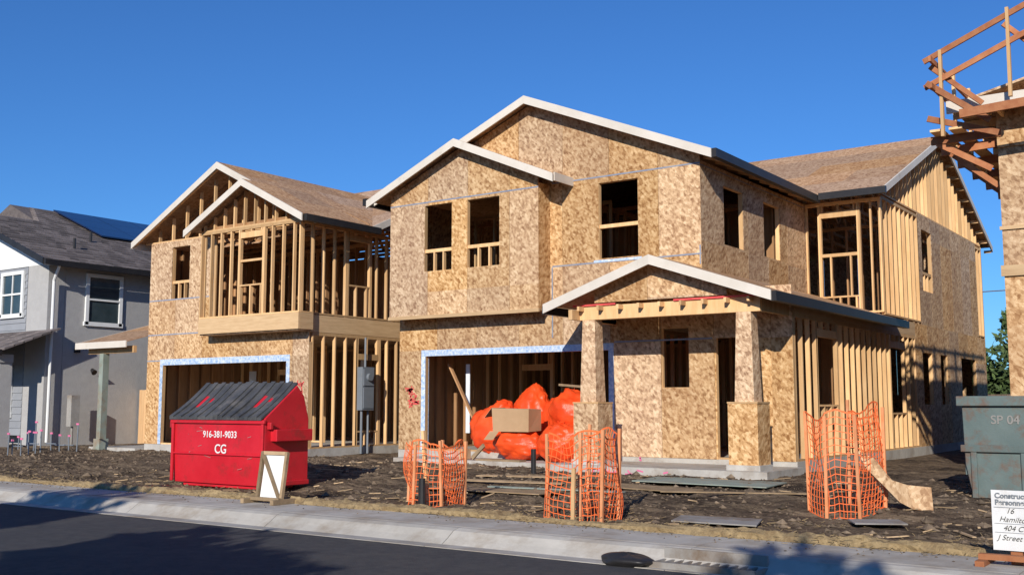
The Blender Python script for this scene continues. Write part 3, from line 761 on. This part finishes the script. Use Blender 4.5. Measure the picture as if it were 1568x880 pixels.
# ================================================================== ORANGE BAGS + BOX
def bag(cx,cy,cz,rx,ry,rz,seed,lean=0):
    E=empty('orange_trash_bag'); V=[];Fc=[];nu,nv=72,44
    for j in range(nv+1):
        ph=math.pi*j/nv
        for i in range(nu):
            th=2*math.pi*i/nu
            d=Vector((math.sin(ph)*math.cos(th),math.sin(ph)*math.sin(th),math.cos(ph)))
            sv=Vector((seed*3.1,seed,0))
            r=1+.18*noise.fractal(d*1.1+sv,1,2,3)
            r-=.10*(1-abs(noise.noise(d*3.0+sv))*2.2)*(.3+.7*abs(noise.noise(d*1.1-sv)))
            r-=.035*(1-abs(noise.noise(d*7+sv))*2)
            z=d.z*r
            if z<-.8: z=-.8
            V.append((cx+d.x*r*rx+lean*max(0,z)**2,cy+d.y*r*ry,cz+z*rz))
    for j in range(nv):
        for i in range(nu):
            Fc.append((j*nu+i,(j+1)*nu+i,(j+1)*nu+(i+1)%nu,j*nu+(i+1)%nu))
    b=MB(); b.poly(V,Fc,.5); b.obj('bag_body',M['obag'],E,smooth=True)
    b=MB()
    for k in range(6):
        a=k*1.0+seed; b.beam((cx+lean*.6,cy,cz+rz*.78),(cx+lean*.8+math.cos(a)*.09,cy+math.sin(a)*.09,cz+rz*.95+random.uniform(0,.08)),.05,.006)
    b.obj('bag_tie',M['obag'],E)
bag(-14.85,20.2,1.0,.66,.5,.68,1,.15); bag(-14.3,20.9,1.35,.55,.45,.68,5,.1); bag(-13.75,19.6,.68,.66,.4,.38,9); bag(-12.75,20.3,1.3,.6,.5,.62,13,-.1); bag(-12.6,19.55,.74,.52,.42,.48,17); bag(-13.5,20.9,1.15,.55,.5,.62,21)
C=empty('cardboard_box'); b=MB(); b.hexa([(-14.2,19.2,1.0),(-13.3,19.3,1.0),(-13.3,19.8,1.02),(-14.2,19.7,1.02),(-14.22,19.18,1.52),(-13.28,19.28,1.5),(-13.3,19.8,1.5),(-14.2,19.72,1.52)]); b.prism([(-14.22,19.17,1.52),(-14.22,19.7,1.52),(-14.42,19.7,1.35),(-14.42,19.17,1.3)],(0,0,.01)); b.prism([(-14.24,19.14,1.0),(-14.0,19.15,1.0),(-14.05,19.0,.82),(-14.3,19.0,.82)],(0,0,.01)); b.obj('box_body',M['card'],C)
b=MB(); b.box(-14.5,-13.3,18.95,19.2,.36,.40); b.box(-15,-14.9,19.0,19.3,.37,.6); b.beam((-14.7,19.1,.4),(-14.3,19.0,.7),.04,.09); b.beam((-13.2,20.4,2.05),(-11.9,20.2,1.95),.05,.05); b.obj('lumber_offcuts',M['scrap'])

# ================================================================== ROLL-OFF DUMPSTER
R=empty('steel_rolloff_dumpster'); b=MB(); x0,x1,y0,y1=-3.6,1.6,16.2,18.2
b.prism([(x0,y0,1.66),(x0+.02,y0,.75),(x0+.12,y0,.22),(x1,y0,.22),(x1,y0,1.66)],(0,.06,0),.5)
b.prism([(x0,y1,1.66),(x0+.02,y1,.75),(x0+.12,y1,.22),(x1,y1,.22),(x1,y1,1.66)],(0,.06,0),.5)
b.box(x0,x0+.05,y0+.06,y1,.6,1.66); b.box(x1-.05,x1,y0+.06,y1,.22,1.66); b.box(x0+.1,x1,y0+.06,y1,.22,.3)
b.box(x0-.06,x1+.05,y0-.07,y0-.003,1.58,1.72); b.box(x0-.06,x0-.003,y0,y1,1.58,1.72); b.box(x0-.03,x1,y0-.05,y0-.004,.93,1.03)
for i in range(8): b.box(x0+.1+i*.65,x0+.18+i*.65,y0-.04,y0-.004,.24,.93)
b.obj('container',M['teal'],R,bevel=.01)
text('stencil_number','SP 04',(x0+.38,y0-.008,1.33),.17,'grey',R)
b=MB(); c0=Vector((-3.95,14.2,gh(-3.95,14.2)+.03)); Rv=Vector((.8145,.58,0)); Bk=Vector((-.58,.8145,0))
loc=[(-.50,.78),(-.3,.68),(-.08,.40),(.15,.33),(.46,.30),(.45,0),(.2,.02),(0,.12),(-.2,.32),(-.42,.56)]
P=[c0+Rv*a+Vector((0,0,z))+Bk*(.25*z+.1*math.sin(a*5)) for a,z in loc]
for i in range(4):
    b.prism([P[i],P[i+1],P[8-i],P[9-i]],Bk*.015,.6)
b.obj('osb_offcut',M['osb'])

# construction sign
S2=empty('construction_site_sign'); b=MB(); b.box(-2.14,-1.3,10.62,10.64,.28,.82); b.obj('board',M['board'],S2)
b=MB(); b.box(-2.0,-1.9,10.645,10.69,.15,.7); b.box(-2.25,-2.17,10.35,10.95,.153,.2); b.box(-1.3,-1.2,10.35,10.95,.153,.22); b.box(-2.25,-1.6,10.5,10.58,.2,.25); b.obj('stand',M['rust'],S2)
b=MB(); b.box(-1.82,-1.70,10.612,10.617,.30,.39); b.obj('yellow_label',M['yellow'],S2)
text('line_1','Construction',(-2.11,10.615,.75),.065,'bluegrey',S2);text('line_2','Personnel Only',(-2.11,10.615,.69),.065,'bluegrey',S2)
sh=[('16',-2.02,.615),('Hamilton',-2.08,.54),('404 Court',-2.05,.46),('J Street 84',-2.10,.375)]
for i,(a_,x_,z_) in enumerate(sh):
    t=text('handwriting_%d'%i,a_,(x_,10.615,z_),.068,'black',S2,rot=(math.pi/2,0.03,0)); t.data.shear=.35; t.data.offset=-.0005
b=MB(); b.box(-2.12,-1.3,10.613,10.618,.665,.668); b.box(-2.12,-1.3,10.613,10.618,.52,.522);b.box(-2.12,-1.3,10.613,10.618,.44,.442); b.obj('rule_lines',M['bluegrey'],S2)

b=MB(); b.box(-5.1,-4.0,9.5,9.53,.0,.06); b.box(-5.1,-4.0,9.83,9.86,.0,.16)
for i in range(12): b.box(-5.1+i*.098,-5.07+i*.098,9.53,9.83,.01,.05)
b.obj('storm_drain_grate',M['grey'])
b=MB(); V=[];Fc=[]
for j in range(17):
    for i in range(32):
        ph=math.pi*j/16;th=2*math.pi*i/32; r=1+.25*noise.noise(Vector((math.cos(th)*1.5,math.sin(th)*1.5,ph)))
        V.append((-5.35+.3*r*math.sin(ph)*math.cos(th),9.5+.17*r*math.sin(ph)*math.sin(th),.05+.07*math.cos(ph)*r))
for j in range(16):
    for i in range(32): Fc.append((j*32+i,(j+1)*32+i,(j+1)*32+(i+1)%32,j*32+(i+1)%32))
b.poly(V,Fc,.5); b.obj('black_gravel_bag',M['dark'],smooth=True)
E=empty('irrigation_manifold'); b=MB();p=MB()
for i in range(14):
    x=-27.4-random.uniform(0,2.6); y=17+random.uniform(-1.3,.8); g=gh(x,y); h=random.uniform(.35,.75)
    b.cyl((x,y,g-.05),(x+random.uniform(-.05,.05),y,g+h),.018,.018,6); p.box(x-.06,x+.06,y-.01,y+.01,g+h,g+h+.05)
    if i%3==0: b.cyl((x-.25,y,g+h*.4),(x+.25,y,g+h*.4),.018,.018,6)
b.obj('pipes',M['bluegrey'],E); p.obj('pink_flags',M['pink'],E)
b=MB(); b.box(-31.6,-31.35,19.6,19.9,.9,1.9); b.cyl((-31.5,19.75,.2),(-31.5,19.75,.9),.04,.04); b.obj('utility_box',M['grey'])

# ================================================================== TREES
def tree(x,y,h,cr,base_h,name='shade_tree',n=2600,leaf=.22,seed=1,zb=None,squash=.8):
    rnd=random.Random(seed); E=empty(name); t=MB();l=MB(); g=0 if zb is None else zb
    t.cyl((x,y,g),(x+.1,y,g+base_h),.22,.15,10)
    cl=[]
    for k in range(16):
        a=rnd.uniform(0,6.28); rr=cr*rnd.uniform(.2,.9); zz=g+base_h+(h-base_h)*rnd.uniform(.05,.95)
        q=Vector((x+math.cos(a)*rr,y+math.sin(a)*rr,zz)); cl.append((q,cr*rnd.uniform(.22,.45)))
        t.cyl((x+.1,y,g+base_h*rnd.uniform(.7,1)),tuple(q),.07,.015,6)
    for i in range(n):
        c,r=rnd.choice(cl); d=Vector((rnd.gauss(0,1),rnd.gauss(0,1),rnd.gauss(0,1)*squash)).normalized()*r*rnd.random()**.4
        p=c+d; u=Vector((rnd.gauss(0,1),rnd.gauss(0,1),rnd.gauss(0,1))).normalized(); w_=u.orthogonal().normalized()
        s=leaf*rnd.uniform(.5,1.2)
        l.poly([p-u*s,p-w_*s*.4,p+u*s,p+w_*s*.4],[(0,1,2,3)],rnd.random())
    t.obj('trunk',M['bark'],E); l.obj('crown',M['leaf'],E)
tree(-7.5,-5.6,5.6,3.0,1.2,seed=2,n=6000,leaf=.32); tree(-12.5,-5.0,5.6,3.2,1.2,seed=3,n=6000,leaf=.32); tree(-3.2,-6.2,5.8,2.6,1.4,seed=4,n=5000,leaf=.32); tree(.8,-6.0,6.3,2.4,2.0,seed=5,n=3200,leaf=.32)
tree(-5.2,52,6.5,3.8,.6,seed=9,n=5000,leaf=.28,zb=.1); tree(-11,60,6.3,4,.6,seed=10,n=4000,leaf=.3,zb=.1)
b=MB(); x=-60
while x<40: b.box(x,x+.18,45,45.03,.1,2.0); x+=.19
b.obj('rear_boundary_fence',M['bark'])
b=MB(); b.cyl((-30,60,7.4),(30,60,7.9),.03,.03,6); b.cyl((-30,60,0),(-30,60,8),.15,.12,8); b.cyl((30,60,0),(30,60,8.4),.15,.12,8); b.obj('utility_line',M['bark'])

# ================================================================== LIGHT / CAMERA
world=bpy.data.worlds.new('World'); scene.world=world; world.use_nodes=True
nt=world.node_tree; bg=nt.nodes['Background']; sk=nt.nodes.new('ShaderNodeTexSky'); sk.sky_type='NISHITA'; sk.sun_disc=False
sunv=Vector((.34,-.94,0)).normalized(); el=math.radians(23)
sk.sun_elevation=el; sk.sun_rotation=math.atan2(sunv.x,sunv.y); sk.altitude=0; sk.air_density=1; sk.dust_density=.05; sk.ozone_density=4
mx_=nt.nodes.new('ShaderNodeMix'); mx_.data_type='RGBA'; mx_.blend_type='MULTIPLY'; mx_.inputs[0].default_value=1
nt.links.new(sk.outputs[0],mx_.inputs[6]); mx_.inputs[7].default_value=(.50,.95,1.5,1)
nt.links.new(mx_.outputs[2],bg.inputs[0]); bg.inputs[1].default_value=.08
sd=bpy.data.lights.new('sun','SUN'); sd.energy=5.0; sd.angle=math.radians(.5); sd.color=(1,.94,.85)
so=bpy.data.objects.new('sun',sd); scene.collection.objects.link(so)
dirv=Vector((sunv.x*math.cos(el),sunv.y*math.cos(el),math.sin(el)))
so.rotation_euler=dirv.to_track_quat('Z','Y').to_euler(); so.location=(0,0,30)
cam=bpy.data.cameras.new('camera'); co=bpy.data.objects.new('camera',cam); scene.collection.objects.link(co)
cam.lens=37.12; cam.sensor_width=36; cam.clip_end=3000
co.location=(0,0,1.6); co.rotation_euler=(math.radians(90+6.317),0,math.radians(35.46)); scene.camera=co
